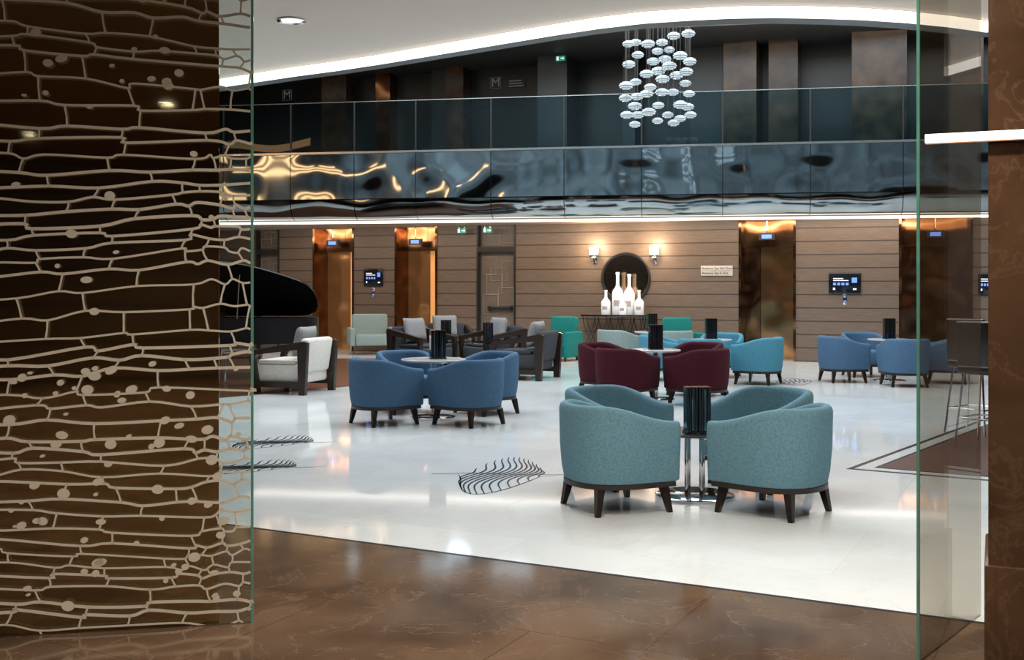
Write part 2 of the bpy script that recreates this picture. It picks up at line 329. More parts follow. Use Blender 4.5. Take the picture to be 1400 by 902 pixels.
# balcony slab, soffit, fascia
u0, u1 = uf(120)[0], uf(1450)[0]
bm = B()
P = [MF @ Vector((u0,.4,0)), MF @ Vector((u1,.4,0)), MW @ Vector((uw(1450)[0],.9,0)), MW @ Vector((uw(60)[0],.9,0))]
prism(bm, [(p.x,p.y) for p in P], 'xy', TOP+.0, TOP+.35); struct('ceiling', bm, M['soffit'])
joints = [120,215,305,397,484,568,671,771,877,988,1108,1235,1380,1450]
fr_ = sroot('trim_7', FLc, TF)
for p0, p1 in zip(joints, joints[1:]):
    a, b = uf(p0)[0]+.008, uf(p1)[0]-.008
    prof = [(.26-.26*math.sin(t*PI/2), TOP+.03+.40*(1-math.cos(t*PI/2))) for t in [i/12 for i in range(13)]]
    bm = B(); prism(bm, prof+[(.30,TOP+.43),(.30,TOP+.03)], 'yz', a, b); obj('lower_panel', bm, M['fascia_low'], fr_, ang=30)
    bm = B(); box(bm, a, b, 0, .05, TOP+.45, 4.28); obj('upper_panel', bm, M['fascia'], fr_, smooth=False)
bm = B(); box(bm, u0, u1, .06, .4, TOP+.435, 4.25); obj('fascia_core', bm, M['black_matt'], fr_, smooth=False)
bm = B(); box(bm, u0, u1, -.03, .1, 4.285, 4.33); obj('rail_channel', bm, M['rail'], fr_, smooth=False)
bm = B(); box(bm, u0, u1, .26, .40, TOP-.045, TOP-.001); struct('trim_8', bm, M['led2'], FLc, TF)
gb = sroot('trim_9', FLc, TF)
for p0, p1 in zip(joints, joints[1:]):
    a, b = uf(p0)[0]+.012, uf(p1)[0]-.012
    bm = B(); box(bm, a, b, .03, .045, 4.33, 5.36); obj('glass_panel', bm, M['rail_glass'], gb, smooth=False)
    bm = B(); box(bm, b-.004, b+.028, .02, .055, 4.33, 5.36); obj('glass_joint', bm, M['black_matt'], gb, smooth=False)
bm = B(); box(bm, u0, u1, .026, .050, 5.36, 5.375); obj('top_rail', bm, M['rail'], gb, smooth=False)
# mezzanine
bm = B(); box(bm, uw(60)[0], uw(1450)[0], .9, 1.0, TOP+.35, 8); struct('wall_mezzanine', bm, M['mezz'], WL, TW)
bm = B(); prism(bm, [((MW@Vector((uw(60)[0],.9,0))).x,(MW@Vector((uw(60)[0],.9,0))).y), ((MF@Vector((u0,-.2,0))).x,(MF@Vector((u0,-.2,0))).y), ((MF@Vector((u1,-.2,0))).x,(MF@Vector((u1,-.2,0))).y), ((MW@Vector((uw(1450)[0],.9,0))).x,(MW@Vector((uw(1450)[0],.9,0))).y)], 'xy', 6.6, 6.75); struct('ceiling', bm, M['dark_ceiling'])
k = 10
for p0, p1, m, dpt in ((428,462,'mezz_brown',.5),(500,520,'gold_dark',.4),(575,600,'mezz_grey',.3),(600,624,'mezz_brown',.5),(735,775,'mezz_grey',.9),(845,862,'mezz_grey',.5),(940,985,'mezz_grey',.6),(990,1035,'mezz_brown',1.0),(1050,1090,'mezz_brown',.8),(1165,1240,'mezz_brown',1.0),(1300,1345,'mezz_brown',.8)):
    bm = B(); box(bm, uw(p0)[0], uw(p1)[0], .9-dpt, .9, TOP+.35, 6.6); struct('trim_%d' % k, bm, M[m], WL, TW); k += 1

# ------------------------------------------------------------ near glass panes, bronze mirror, pillar
Lx = 1.9; dirv = Vector((-.981,-.193)); R0 = Vector((-1.19,5.05)); L0 = R0+dirv*Lx; ang = math.atan2(.193,.981)
gp = thing('glass_pane', 'large glass pane at the left etched with a white cell network and dots', 'glass pane', (L0.x,L0.y,0), ang)
bm = B(); box(bm, 0, Lx-.012, -.006, .006, 0, 3.49); obj('pane', bm, M['pane_left'], gp, smooth=False)
bm = B(); box(bm, Lx-.012, Lx, -.007, .007, 0, 3.49); obj('polished_edge', bm, M['glass_edge'], gp, smooth=False)
random.seed(5)
bm = B(); YE = -.010
def flow(x, z):
    return .034*math.sin(1.7*x+2.3*z+.6)+.012*math.sin(4.1*x-3.1*z)+.005*math.sin(9*x+7*z)
zr = []; z = -.05
while z < 3.5:
    zr.append(z); z += random.choice((.045,.055,.07,.085,.10,.11)) if z > .9 else random.choice((.045,.055,.065,.08))
V = []
for i in range(len(zr)):
    x = .45+random.uniform(0,.25); v = []
    while x < Lx-.02:
        v.append(x)
        x += random.uniform(.15,.48) if x < 1.5 else random.uniform(.055,.13)
    V.append(v)
def ribbon3(pts, w0, w1=None):
    prev = None; n = len(pts)
    for i, p in enumerate(pts):
        q = pts[min(i+1,n-1)]; o_ = pts[max(i-1,0)]
        d = Vector((q[0]-o_[0], q[1]-o_[1]))
        if d.length < 1e-6: continue
        d.normalize(); nn = Vector((-d.y,d.x)); w = (w0 if w1 is None else w0+(w1-w0)*math.sin(PI*i/(n-1)))/2
        A = bm.verts.new((p[0]+nn.x*w, YE, p[1]+nn.y*w)); Bv = bm.verts.new((p[0]-nn.x*w, YE, p[1]-nn.y*w))
        if prev: bm.faces.new((prev[0],A,Bv,prev[1]))
        prev = (A,Bv)
def catmull(pts, k=5):
    out = []
    for i in range(len(pts)-1):
        p0 = pts[max(i-1,0)]; p1 = pts[i]; p2 = pts[i+1]; p3 = pts[min(i+2,len(pts)-1)]
        for j in range(k):
            t = j/k
            out.append(tuple(.5*((2*p1[c])+(-p0[c]+p2[c])*t+(2*p0[c]-5*p1[c]+4*p2[c]-p3[c])*t*t+(-p0[c]+3*p1[c]-3*p2[c]+p3[c])*t**3) for c in (0,1)))
    out.append(pts[-1]); return out
upn = []; dnn = []
for i, z in enumerate(zr):
    nodes = [(.45, z+flow(.45,z), 0, -1)]
    for j, x in enumerate(V[i]): nodes.append((x, z+flow(x,z)+random.uniform(.003,.013), 1, j))
    if i > 0:
        for j, x in enumerate(V[i-1]): nodes.append((x+random.uniform(-.03,.03), z+flow(x,z)-random.uniform(.003,.013), 2, j))
    nodes.sort(key=lambda t: t[0])
    ks = [nodes[0]]
    for nd in nodes[1:]:
        if nd[0]-ks[-1][0] > .012: ks.append(nd)
    ks.append((Lx-.014, z+flow(Lx,z), 0, -1))
    ribbon3(catmull([(n_[0],n_[1]) for n_ in ks], 4), random.uniform(.009,.0145))
    upn.append({n_[3]:n_ for n_ in ks if n_[2]==1}); dnn.append({n_[3]:n_ for n_ in ks if n_[2]==2})
for i in range(len(zr)-1):
    for j, n_ in upn[i].items():
        if j in dnn[i+1]:
            m_ = dnn[i+1][j]; mx_ = (n_[0]+m_[0])/2+random.uniform(-.004,.004)
            ribbon3([(n_[0],n_[1]-.004),(mx_,(n_[1]+m_[1])/2),(m_[0],m_[1]+.004)], .010, .0075)
for i in range(100):
    x = random.uniform(.85, Lx-.05); z = random.uniform(.1, 3.0)
    if i < 50: z = random.uniform(.1,1.2)
    rx = random.uniform(.010,.028); rz_ = rx*random.uniform(.55,.9); tl = random.uniform(-.2,.5)
    vs = [bm.verts.new((x+rx*math.cos(t)*math.cos(tl)-rz_*math.sin(t)*math.sin(tl), YE-.001, z+rx*math.cos(t)*math.sin(tl)+rz_*math.sin(t)*math.cos(tl))) for t in [2*PI*k_/18 for k_ in range(18)]]
    bm.faces.new(vs)
bmesh.ops.bisect_plane(bm, geom=bm.verts[:]+bm.edges[:]+bm.faces[:], plane_co=(0,0,.004), plane_no=(0,0,-1), clear_outer=True)
bmesh.ops.bisect_plane(bm, geom=bm.verts[:]+bm.edges[:]+bm.faces[:], plane_co=(0,0,3.49), plane_no=(0,0,1), clear_outer=True)
obj('etched_pattern', bm, M['etch'], gp, smooth=False)
bp_ = B(); box(bp_, 0, 1.745, .012, .04, 0, 3.49); o = obj('bronze_mirror_panel', bp_, M['bronze'], None, (L0.x,L0.y,0), ang, smooth=False); tag(o, 'tall bronze mirror panel directly behind the etched glass pane', 'mirror panel')

Pn = Vector((1.665,4.50)); Pf = Vector((2.20,5.158)); d = Pf-Pn; ang2 = math.atan2(d.y,d.x); Lr = d.length
gr = thing('glass_pane', 'clear glass pane with green edge at the right beside the brown pillar', 'glass pane', (Pn.x,Pn.y,0), ang2)
bm = B(); box(bm, .008, Lr, -.005, .005, 0, 3.49); obj('pane', bm, M['pane'], gr, smooth=False)
bm = B(); box(bm, 0, .008, -.006, .006, 0, 3.49); obj('polished_edge', bm, M['glass_edge'], gr, smooth=False)
PA = -math.atan2(.44,1)
pl = thing('pillar', 'brown marble pillar on a low plinth at the right edge of the picture', 'pillar', (1.91,4.40,0), PA)
bm = B(); box(bm, 0,.9,0,.6,.43,3.5); obj('shaft', bm, M['pillar'], pl, smooth=False)
bm = B(); rbox(bm, (.45,.3,.215), (.93,.63,.43), .010, 2); obj('plinth', bm, M['pillar'], pl)
zb = H+203*4.4/F
lb = thing('reflection_bar', 'thin glowing bar standing in for a reflection across the front of the brown pillar', 'light', (1.91,4.40,zb), PA)
bm = B(); box(bm, -.235,.4,-.045,-.025,-.017,.017); obj('reflection_glow', bm, M['led2'], lb, smooth=False)  # glowing bar made in place of a reflection in bronze glass
bm = B(); box(bm, -.235,.4,-.024,-.001,-.022,.022); obj('bar_backing', bm, M['gold_dark'], lb, smooth=False)

# ceiling downlights
def downl(x, y, label, first=[None]):
    if first[0] is None:
        t = thing('ceiling_light', label, 'light', (x,y,3.5), 0, 'recessed ceiling lights')
        bm = B(); lathe(bm, [(.075,0),(.10,0),(.105,-.012),(.085,-.016),(.075,-.006),(.075,0)], 28); obj('trim_ring', bm, M['chrome'], t)
        bm = B(); lathe(bm, [(0,-.004),(.074,-.004),(.074,-.001),(0,-.001)], 28); obj('lens', bm, M['downlight'], t)
        first[0] = t; return t
    return dup(first[0], (x,y,3.5), 0, label)
def spot(x, y, P, col, size=2.5, rad=.10):
    L = bpy.data.lights.new('downlight_and_fill_beam', 'SPOT'); L.energy = P; L.color = col; L.spot_size = size; L.spot_blend = .9; L.shadow_soft_size = rad
    lo = bpy.data.objects.new('downlight_and_fill_beam', L); C.objects.link(lo); lo.location = (x,y,3.46)
downl(-1.62, 8.06, 'round recessed downlight in the white ceiling above the etched glass')
for i, (x, y) in enumerate(((-2.6,1.0),(-1,-2.0),(1.2,-3.5),(-2.4,-5),(.4,-6.5),(2.4,0))):
    downl(x, y, 'recessed downlight in the lobby ceiling behind the viewer, mirrored in the bronze panel')
    spot(x, y, 330, (1,.82,.62))
for x, y in ((-.6,3.2),(1.2,3.6),(.3,5.6),(2.6,5.2)): spot(x, y, 240, (1,.90,.78))  # added fill spots without fixtures, for the near floor and chairs

# ------------------------------------------------------------ chairs
TS = Matrix.Diagonal((.91,.91,1,1))
def tub_path():
    w = .40; pts = []
    for i in range(6): pts.append((-(.394+.006*i/5), .36-.30*i/5))
    for i in range(1, 24):
        t = PI + PI*i/24; cs, sn = math.cos(t), math.sin(t); e = .86
        pts.append((w*math.copysign(abs(cs)**e, cs), .06+(w+.045)*math.copysign(abs(sn)**e, sn)))
    for i in range(6): pts.append((.394+.006*(5-i)/5, .06+.30*i/5))
    return pts
TP = tub_path()
def outline(off):
    res = []
    for i, p in enumerate(TP):
        a_ = TP[max(i-1,0)]; b_ = TP[min(i+1,len(TP)-1)]
        d_ = Vector((b_[0]-a_[0], b_[1]-a_[1])).normalized(); n = Vector((-d_.y, d_.x))
        res.append((p[0]+n.x*off, p[1]+n.y*off, n))
    return res
def make_tub(label, fab, group):
    t = thing('tub_chair', label, 'chair', group=group)
    bm = B(); secs = []
    def section(p, n, y, shrink=0, fwd=0):
        s = max(0, min(1, (.36-y)/.62)); s = s*s*(3-2*s); h = .625+.115*s; T = .085
        prof = [(.040,.215),(.020,.30),(.006,.45),(0,h-.045),(.008,h-.018),(.025,h-.004),(.045,h),(.065,h-.006),(.08,h-.022),(T,h-.05),(T,.40),(T,.23)]
        out = []
        for dd, z in prof:
            dd2 = dd+(T/2-dd)*shrink; z2 = z+((h+.2)/2-z)*shrink*.10
            out.append(bm.verts.new((p[0]+n.x*dd2, p[1]+n.y*dd2+fwd, z2)))
        return out
    O = outline(0)
    secs.append(section(O[0],O[0][2],.36,.75,.035)); secs.append(section(O[0],O[0][2],.36,.25,.026))
    for o_ in O: secs.append(section(o_, o_[2], o_[1]))
    secs.append(section(O[-1],O[-1][2],.36,.25,.026)); secs.append(section(O[-1],O[-1][2],.36,.75,.035))
    m_ = len(secs[0])
    for A, Bs in zip(secs, secs[1:]):
        for j in range(m_): bm.faces.new((A[j],A[(j+1)%m_],Bs[(j+1)%m_],Bs[j]))
    bm.faces.new(secs[0]); bm.faces.new(secs[-1][::-1]); bm.transform(TS)
    obj('shell', bm, fab, t, ang=60)
    bm = B(); rings = []
    for ins, z in ((.01,.218),(0,.24),(0,.40),(.008,.425),(.025,.442),(.05,.45),(.12,.455)):
        rg = []
        for p in outline(.088+ins):
            y = min(p[1], .37-ins) if p[1] < .30 else .37-ins
            rg.append(bm.verts.new((p[0], y, z)))
        rings.append(rg)
    for A, Bs in zip(rings, rings[1:]):
        for j in range(len(A)): bm.faces.new((A[j],A[(j+1)%len(A)],Bs[(j+1)%len(A)],Bs[j]))
    bm.faces.new(rings[0]); bm.faces.new(rings[-1][::-1]); bm.transform(TS)
    obj('seat', bm, fab, t, ang=60)
    bm = B(); pts = [(p[0],p[1]) for p in outline(.034)]; prism(bm, pts, 'xy', .18, .213); bm.transform(TS)
    obj('base_frame', bm, M['wood_dark'], t)
    for sx in (-1,1):
        for sy, yy in ((1,.29),(-1,-.23)):
            bm = B(); A = []; xx = .29*sx if sy > 0 else .25*sx
            for (ww, z, ex) in ((.031,.182,0),(.018,0,.035)):
                cx_, cy_ = xx+ex*sx, yy+ex*sy
                A.append([bm.verts.new((cx_+i*ww, cy_+j*ww, z)) for i, j in ((-1,-1),(1,-1),(1,1),(-1,1))])
            for j in range(4): bm.faces.new((A[0][j],A[0][(j+1)%4],A[1][(j+1)%4],A[1][j]))
            bm.faces.new(A[0]); bm.faces.new(A[1][::-1]); bm.transform(TS); obj('leg', bm, M['wood_dark'], t, smooth=False)
    return t
tubs = {}
def tub(kind, x, y, tx, ty, label, group, off=0):
    rz = math.atan2(-(tx-x), ty-y)+off
    if kind not in tubs:
        t = make_tub(label, FAB[kind], group); tubs[kind] = t; t.location = (x,y,0); t.rotation_euler = (0,0,rz); return t
    return dup(tubs[kind], (x,y,0), rz, label, group)
def table(x, y, h, r, label, br=.26, posts=0):
    t = thing('round_table', label, 'table', (x,y,0))
    bm = B(); lathe(bm, [(0,h-.03),(r-.03,h-.03),(r,h-.018),(r,h-.005),(r-.006,h),(0,h)], 48); obj('tabletop', bm, M['dark_top' if posts else 'table_top'], t)
    if posts:
        for i in range(posts):
            f = 2*PI*i/posts+.5; bm = B(); cyl(bm, .075*math.cos(f),.075*math.sin(f),.02,h-.03,.016,.016,16); obj('post', bm, M['chrome'], t)
    else:
        bm = B(); cyl(bm, 0,0,.02,h-.03,.036,.036,28); obj('pedestal', bm, M['chrome'], t)
    bm = B(); lathe(bm, [(0,0),(br,0),(br,.014),(br-.012,.020),(.0,.022)], 56); obj('base', bm, M['chrome'], t)
    return t
menu0 = [None]
def menu(x, y, z, rz, label, s=1):
    if menu0[0] is None:
        t = thing('menu_stand', label, 'menu stand', (x,y,z), rz, 'black menu stands on the tables')
        bm = B(); rbox(bm, (0,0,.008), (.19,.13,.016), .004, 2); obj('base', bm, M['black'], t)
        for i in range(4):
            bm = B(); xx = -.069+.046*i
            n_ = 8; pts = [(xx-.021+.042*j/n_, -.045-.012*math.sin(PI*j/n_)) for j in range(n_+1)]
            pts += [(xx+.021-.042*j/n_, .045+.012*math.sin(PI*j/n_)) for j in range(n_+1)]
            prism(bm, pts, 'xy', .016, .335); obj('menu_card', bm, M['black'], t)
        for i in (0,2):
            bm = B(); box(bm, -.069+.046*i+.0215, -.069+.046*i+.0245, -.047, .047, .02, .325)
            obj('card_edge', bm, M['chrome'], t, smooth=False)
        menu0[0] = t; return t
    return dup(menu0[0], (x,y,z), rz, label)

# near group
g = 'grey teal tub chairs at the nearest table'; T = (1.345,8.07)
tub('teal', .69, 7.66, *T, 'grey-teal tub chair nearest the viewer on the left of the small table, seen from behind', g, -.15)
tub('teal', 1.825, 7.52, *T, 'grey-teal tub chair nearest the viewer on the right of the small table, seen from behind', g, .1)
tub('teal', .78, 8.64, *T, 'grey-teal tub chair behind the nearest left one, mostly hidden by it', g)
tub('teal', 1.97, 8.54, *T, 'grey-teal tub chair behind the nearest right one, its inner back showing over it', g)
table(T[0], T[1], .48, .27, 'low round table with chrome base between the four nearest grey-teal chairs', .29, 4)
menu(T[0], T[1]-.1, .48, .1, 'black menu stand on the nearest low table between the grey-teal chairs')
# blue group
g = 'blue tub chairs at the left table'; T = (-.92,12.85)
tub('blue', -1.47, 12.30, *T, 'blue tub chair at the front left of the left blue group, seen from behind', g, -.15)
tub('blue', -.45, 12.24, *T, 'blue tub chair at the front right of the left blue group, seen from behind', g, .18)
tub('blue', -1.31, 13.50, *T, 'blue tub chair at the back of the left blue group, seen over the table', g)
tub('blue', -.28, 13.34, *T, 'blue tub chair at the back right of the left blue group, half hidden', g)
table(T[0], T[1], .69, .38, 'round white-topped table between the blue chairs in the left group')
menu(T[0]+.05, T[1], .69, .3, 'black menu stand on the white table of the left blue chair group')
# red group
g = 'burgundy tub chairs'; T = (1.95,14.9)
tub('red', 1.45, 14.32, *T, 'burgundy tub chair at the front left of the red group, seen from behind', g)
tub('red', 2.46, 14.24, *T, 'burgundy tub chair at the front right of the red group, seen from behind', g, .1)
tub('red', 1.29, 15.43, *T, 'burgundy tub chair at the back left of the red group', g)
tub('red', 2.62, 15.50, *T, 'burgundy tub chair at the back right of the red group, mostly hidden', g)
table(T[0], T[1], .68, .34, 'round white-topped table between the burgundy chairs')
menu(T[0], T[1], .68, .2, 'black menu stand on the table between the burgundy chairs')
# turquoise group
g = 'turquoise tub chairs'; T = (3.22,17.75)
tub('turq', 3.91, 17.27, *T, 'turquoise tub chair at the right of its group, fully visible beside the burgundy chairs', g)
tub('turq', 2.91, 16.90, *T, 'turquoise tub chair half hidden behind the right burgundy chair', g)
tub('turq', 2.43, 18.0, *T, 'turquoise tub chair seen behind the table of the burgundy group', g)
tub('turq', 3.56, 18.6, *T, 'turquoise tub chair at the back of its group beyond the table', g)
table(T[0], T[1], .68, .34, 'round table between the turquoise chairs')
menu(T[0], T[1], .68, .1, 'black menu stand on the table between the turquoise chairs')
# pale sage group
g = 'pale sage tub chairs'; T = (2.65,20.75)
tub('sage', 1.93, 20.2, *T, 'pale sage tub chair in front of the black console table', g)
tub('sage', 2.92, 19.88, *T, 'pale sage tub chair showing just behind the burgundy group table', g)
table(T[0], T[1], .68, .34, 'round table behind the pale sage chairs')
menu(T[0], T[1], .68, .2, 'black menu stand on the far table behind the pale sage chairs')
# right blue group
g = 'blue tub chairs at the right table'; T = (6.12,17.8)
tub('blue', 5.29, 17.68, *T, 'blue tub chair at the left of the right-hand blue group', g)
tub('blue', 6.06, 16.90, *T, 'blue tub chair at the front of the right-hand blue group', g)
tub('blue', 6.95, 17.45, *T, 'blue tub chair at the right of the right-hand group, seen through the clear glass pane', g)
tub('blue', 6.0, 18.75, *T, 'blue tub chair at the back of the right-hand blue group', g)
table(T[0], T[1], .68, .34, 'round table between the chairs of the right-hand blue group')
menu(T[0], T[1], .68, 0, 'black menu stand on the table of the right-hand blue group')

# framed armchairs
def framed(x, y, tx, ty, fab, label, group='armchairs with dark wooden side frames'):
    rz = math.atan2(-(tx-x), ty-y)
    t = thing('lounge_armchair', label, 'armchair', (x,y,0), rz, group)
    for s in (-1,1):
        bm = B(); x0, x1 = (s*.42-.035, s*.42+.035)
        prism(bm, [(-.50,.74),(-.44,.76),(.42,.62),(.44,.50),(.36,.50),(.33,.56),(-.34,.64),(-.36,0),(-.46,0)], 'yz', x0, x1)
        prism(bm, [(.44,.50),(.36,.50),(.28,0),(.37,0)], 'yz', x0, x1)
        prism(bm, [(.297,.10),(.31,.18),(-.355,.18),(-.36,.10)], 'yz', x0, x1)
        obj('side_frame', bm, M['wood_dark'], t, smooth=False)
    bm = B(); rbox(bm, (0,.02,.29), (.765,.76,.27), .04, 3); obj('seat', bm, fab, t)
    bm = B(); rbox(bm, (0,-.37,.55), (.765,.13,.50), .05, 3, Matrix.Rotation(.16,4,'X')); obj('backrest', bm, fab, t)
    bm = B(); rbox(bm, (0,.05,.455), (.74,.60,.06), .025, 3); obj('seat_cushion', bm, fab, t)
    return t
def cushion(x, y, z, rz, tilt, m, label):
    bm = B(); n = 14; w, h, th = .25, .22, .085
    top = {}
    for side in (1,-1):
        for i in range(n+1):
            for j in range(n+1):
                a_, b_ = i/n*2-1, j/n*2-1
                e = max(0,(1-a_**4)*(1-b_**4))**.5; edge = (i in (0,n) or j in (0,n))
                if edge and side == -1: top[(side,i,j)] = top[(1,i,j)]; continue
                pin = 1-.08*(1-abs(a_*b_))*(abs(a_)**3+abs(b_)**3)/2
                top[(side,i,j)] = bm.verts.new((a_*w*pin, side*th*e, b_*h*pin))
        for i in range(n):
            for j in range(n): bm.faces.new((top[(side,i,j)],top[(side,i+1,j)],top[(side,i+1,j+1)],top[(side,i,j+1)]))
    bm.transform(Matrix.Rotation(tilt,4,'X'))
    o = obj('cushion', bm, m, None, (x,y,z), rz, ang=80); tag(o, label, 'cushion', 'loose cushions on the armchairs'); return o
def cush_on(ch, m, label, lift=.70):
    rz = ch.rotation_euler[2]; off = Matrix.Rotation(rz,3,'Z') @ Vector((0.05,-.17,0))
    cushion(ch.location.x+off.x, ch.location.y+off.y, lift, rz, .22, m, label)
c1 = framed(-3.20, 16.0, -5.2, 16.7, FAB['pale'], 'pale grey armchair with black side frame standing in front of the piano'); cush_on(c1, FAB['cush'], 'grey cushion on the pale grey armchair in front of the piano', .74)
c2 = framed(.22, 18.3, -1.2, 18.9, FAB['grey'], 'dark grey framed armchair nearest the viewer, right of the lounge group'); cush_on(c2, FAB['cush'], 'grey cushion on the nearest dark grey armchair', .74)
c3 = framed(-.38, 20.3, -1.4, 19.6, FAB['grey'], 'dark grey framed armchair in the middle of the lounge group'); cush_on(c3, FAB['cush'], 'pale cushion on the middle dark grey armchair', .74)
c4 = framed(-1.62, 20.0, -.8, 19.2, FAB['grey'], 'dark grey framed armchair behind the left blue chair group'); cush_on(c4, FAB['cush'], 'pale cushion on the armchair behind the left blue group', .74)
c5 = framed(-1.25, 21.7, -.9, 20.2, FAB['grey'], 'dark grey framed armchair at the back of the lounge group'); cush_on(c5, FAB['cush'], 'light cushion on the back armchair of the lounge group', .74)
def low_table(x, y, label):
    t = thing('coffee_table', label, 'table', (x,y,0))
    bm = B(); lathe(bm, [(0,.53),(.28,.53),(.30,.545),(.30,.56),(0,.56)], 36); obj('tabletop', bm, M['black'], t)
    bm = B(); cyl(bm, 0,0,.02,.53,.03); obj('pedestal', bm, M['black_matt'], t)
    bm = B(); lathe(bm, [(0,0),(.2,0),(.2,.015),(.04,.03),(0,.03)], 32); obj('base', bm, M['black_matt'], t)
low_table(-.42, 19.3, 'small black table between the dark grey armchairs'); menu(-.42, 19.3, .56, 0, 'black menu stand on the small table between the dark armchairs')
low_table(-1.25, 20.8, 'small black table at the back of the lounge armchairs'); menu(-1.25, 20.8, .56, .4, 'black menu stand on the back table of the lounge armchairs')

# block armchairs (sage with sled legs, green ones)
def club(x, y, rz, fab, label, sled, w=.92):
    t = thing('club_armchair', label, 'armchair', (x,y,0), rz)
    z0 = .20 if sled else .08
    bm = B(); rbox(bm, (0,.03,z0+.13), (w-.26,.70,.24), .035, 3); obj('seat', bm, fab, t)
    bm = B(); rbox(bm, (0,-.33,.56), (w-.24,.16,.68), .05, 3, Matrix.Rotation(.14,4,'X')); obj('backrest', bm, fab, t)
    for s in (-1,1):
        bm = B(); rbox(bm, (s*(w/2-.065),-.02,(z0+.60)/2), (.12,.74,.60-z0), .03, 3); obj('armrest', bm, fab, t)
    if sled:
        for s in (-1,1):
            bm = B(); xx = s*(w/2-.10)
            for p, q in (((xx,.33,.012),(xx,-.33,.012)),((xx,.33,.012),(xx,.30,z0+.02)),((xx,-.33,.012),(xx,-.30,z0+.02))): tube(bm, p, q, .014)
            obj('sled_leg', bm, M['chrome'], t)
    else:
        for sx in (-1,1):
            for sy in (-1,1):
                bm = B(); cyl(bm, sx*(w/2-.1), sy*.28, 0, .085, .02, .028, 12); obj('leg', bm, M['wood_dark'], t)
    return t
p = fl(508, 484); club(p[0], p[1], PI+.25, FAB['sage'], 'sage green armchair on chrome sled legs in front of the wall between the lifts', True, 1.05)
club(.93, 22.7, PI-.5, FAB['green'], 'bright green armchair by the wall left of the console table', False, .85)
club(3.45, 21.9, PI+.3, FAB['green'], 'bright green armchair by the wall behind the turquoise chairs', False, .85)

# bar stools at the right
def stool(x, y, rz, label):
    t = thing('bar_stool', label, 'stool', (x,y,.005), rz, 'dark bar stools behind the right glass pane')
    bm = B(); rbox(bm, (0,0,.73), (.42,.42,.09), .03, 3); obj('seat', bm, M['wood_dark'], t)
    bm = B(); rbox(bm, (0,-.19,.97), (.42,.05,.46), .02, 3, Matrix.Rotation(.08,4,'X')); obj('backrest', bm, M['wood_dark'], t)
    for sx in (-1,1):
        for sy in (-1,1):
            bm = B(); tube(bm, (sx*.22,sy*.22,0), (sx*.16,sy*.16,.69), .011); obj('leg', bm, M['chrome'], t)
    bm = B()
    for a_, b_ in (((-1,-1),(1,-1)),((1,-1),(1,1)),((1,1),(-1,1)),((-1,1),(-1,-1))): tube(bm, (a_[0]*.198,a_[1]*.198,.26), (b_[0]*.198,b_[1]*.198,.26), .009)
    obj('foot_ring', bm, M['chrome'], t)
stool(4.86, 11.5, -.9, 'dark bar stool farther back behind the right glass pane, left of the pair'); stool(4.62, 10.65, -.9, 'dark bar stool nearer the viewer behind the right glass pane, partly behind the pillar')

# ------------------------------------------------------------ grand piano
pn = thing('grand_piano', 'black grand piano with raised lid at the left beyond the etched glass', 'piano', (-5.24,18.5,.003))
half = [(0,.75),(1.5,.75),(1.70,.72),(1.84,.62),(1.90,.45),(1.91,.25),(1.88,.05),(1.80,-.12),(1.66,-.25),(1.48,-.36),(1.30,-.46),(1.08,-.57),(.82,-.67),(.5,-.74),(0,-.75)]
bm = B(); prism(bm, half, 'xy', .58, 1.0); obj('case', bm, M['piano'], pn)
bm = B(); prism(bm, [(x-.02,y) for x,y in half], 'xy', 0, .025); bm.transform(Matrix.Translation((0,.75,1.01)) @ Matrix.Rotation(-.66,4,'X') @ Matrix.Translation((0,-.75,0))); obj('lid', bm, M['piano'], pn)
bm = B(); tube(bm, (.75,-.60,1.0), (.72,-.30,1.72), .012); obj('lid_prop', bm, M['wood_dark'], pn)
bm = B(); rbox(bm, (-.13,0,.70), (.30,1.46,.10), .01, 2); obj('key_bed', bm, M['piano'], pn)
bm = B(); box(bm, -.26,-.02,-.62,.62,.751,.765); kb = obj('white_keys', bm, M['white'], pn, smooth=False)
bm = B()
for i in range(36):
    if i%7 not in (2,6): box(bm, -.17,-.02,-.60+i*.0337,-.585+i*.0337,.766,.777)
obj('black_keys', bm, M['black'], kb, smooth=False)
bm = B(); box(bm, .30,.32,-.38,.38,1.005,1.2); obj('music_desk', bm, M['piano'], pn, smooth=False)
for x,y in ((.12,.6),(.12,-.6),(1.62,.42)):
    bm = B(); lathe(bm, [(0,0),(.03,0),(.035,.06),(.04,.1),(.06,.5),(.08,.58),(0,.58)], 12, (x,y,0)); obj('leg', bm, M['piano'], pn)
bm = B(); box(bm, .15,.22,-.10,.10,.12,.58); box(bm, .05,.25,-.14,.14,.08,.12); obj('pedal_lyre', bm, M['piano'], pn, smooth=False)
st = thing('piano_stool', 'padded piano stool seen through the edge of the etched glass', 'stool', (-4.15,16.9,.003), .2)
bm = B(); rbox(bm, (0,0,.48), (.60,.36,.10), .03, 3); obj('seat', bm, M['pillar'], st)
for sx in (-1,1):
    for sy in (-1,1):
        bm = B(); tube(bm, (sx*.26,sy*.14,0), (sx*.25,sy*.13,.435), .018); obj('leg', bm, M['chrome'], st)

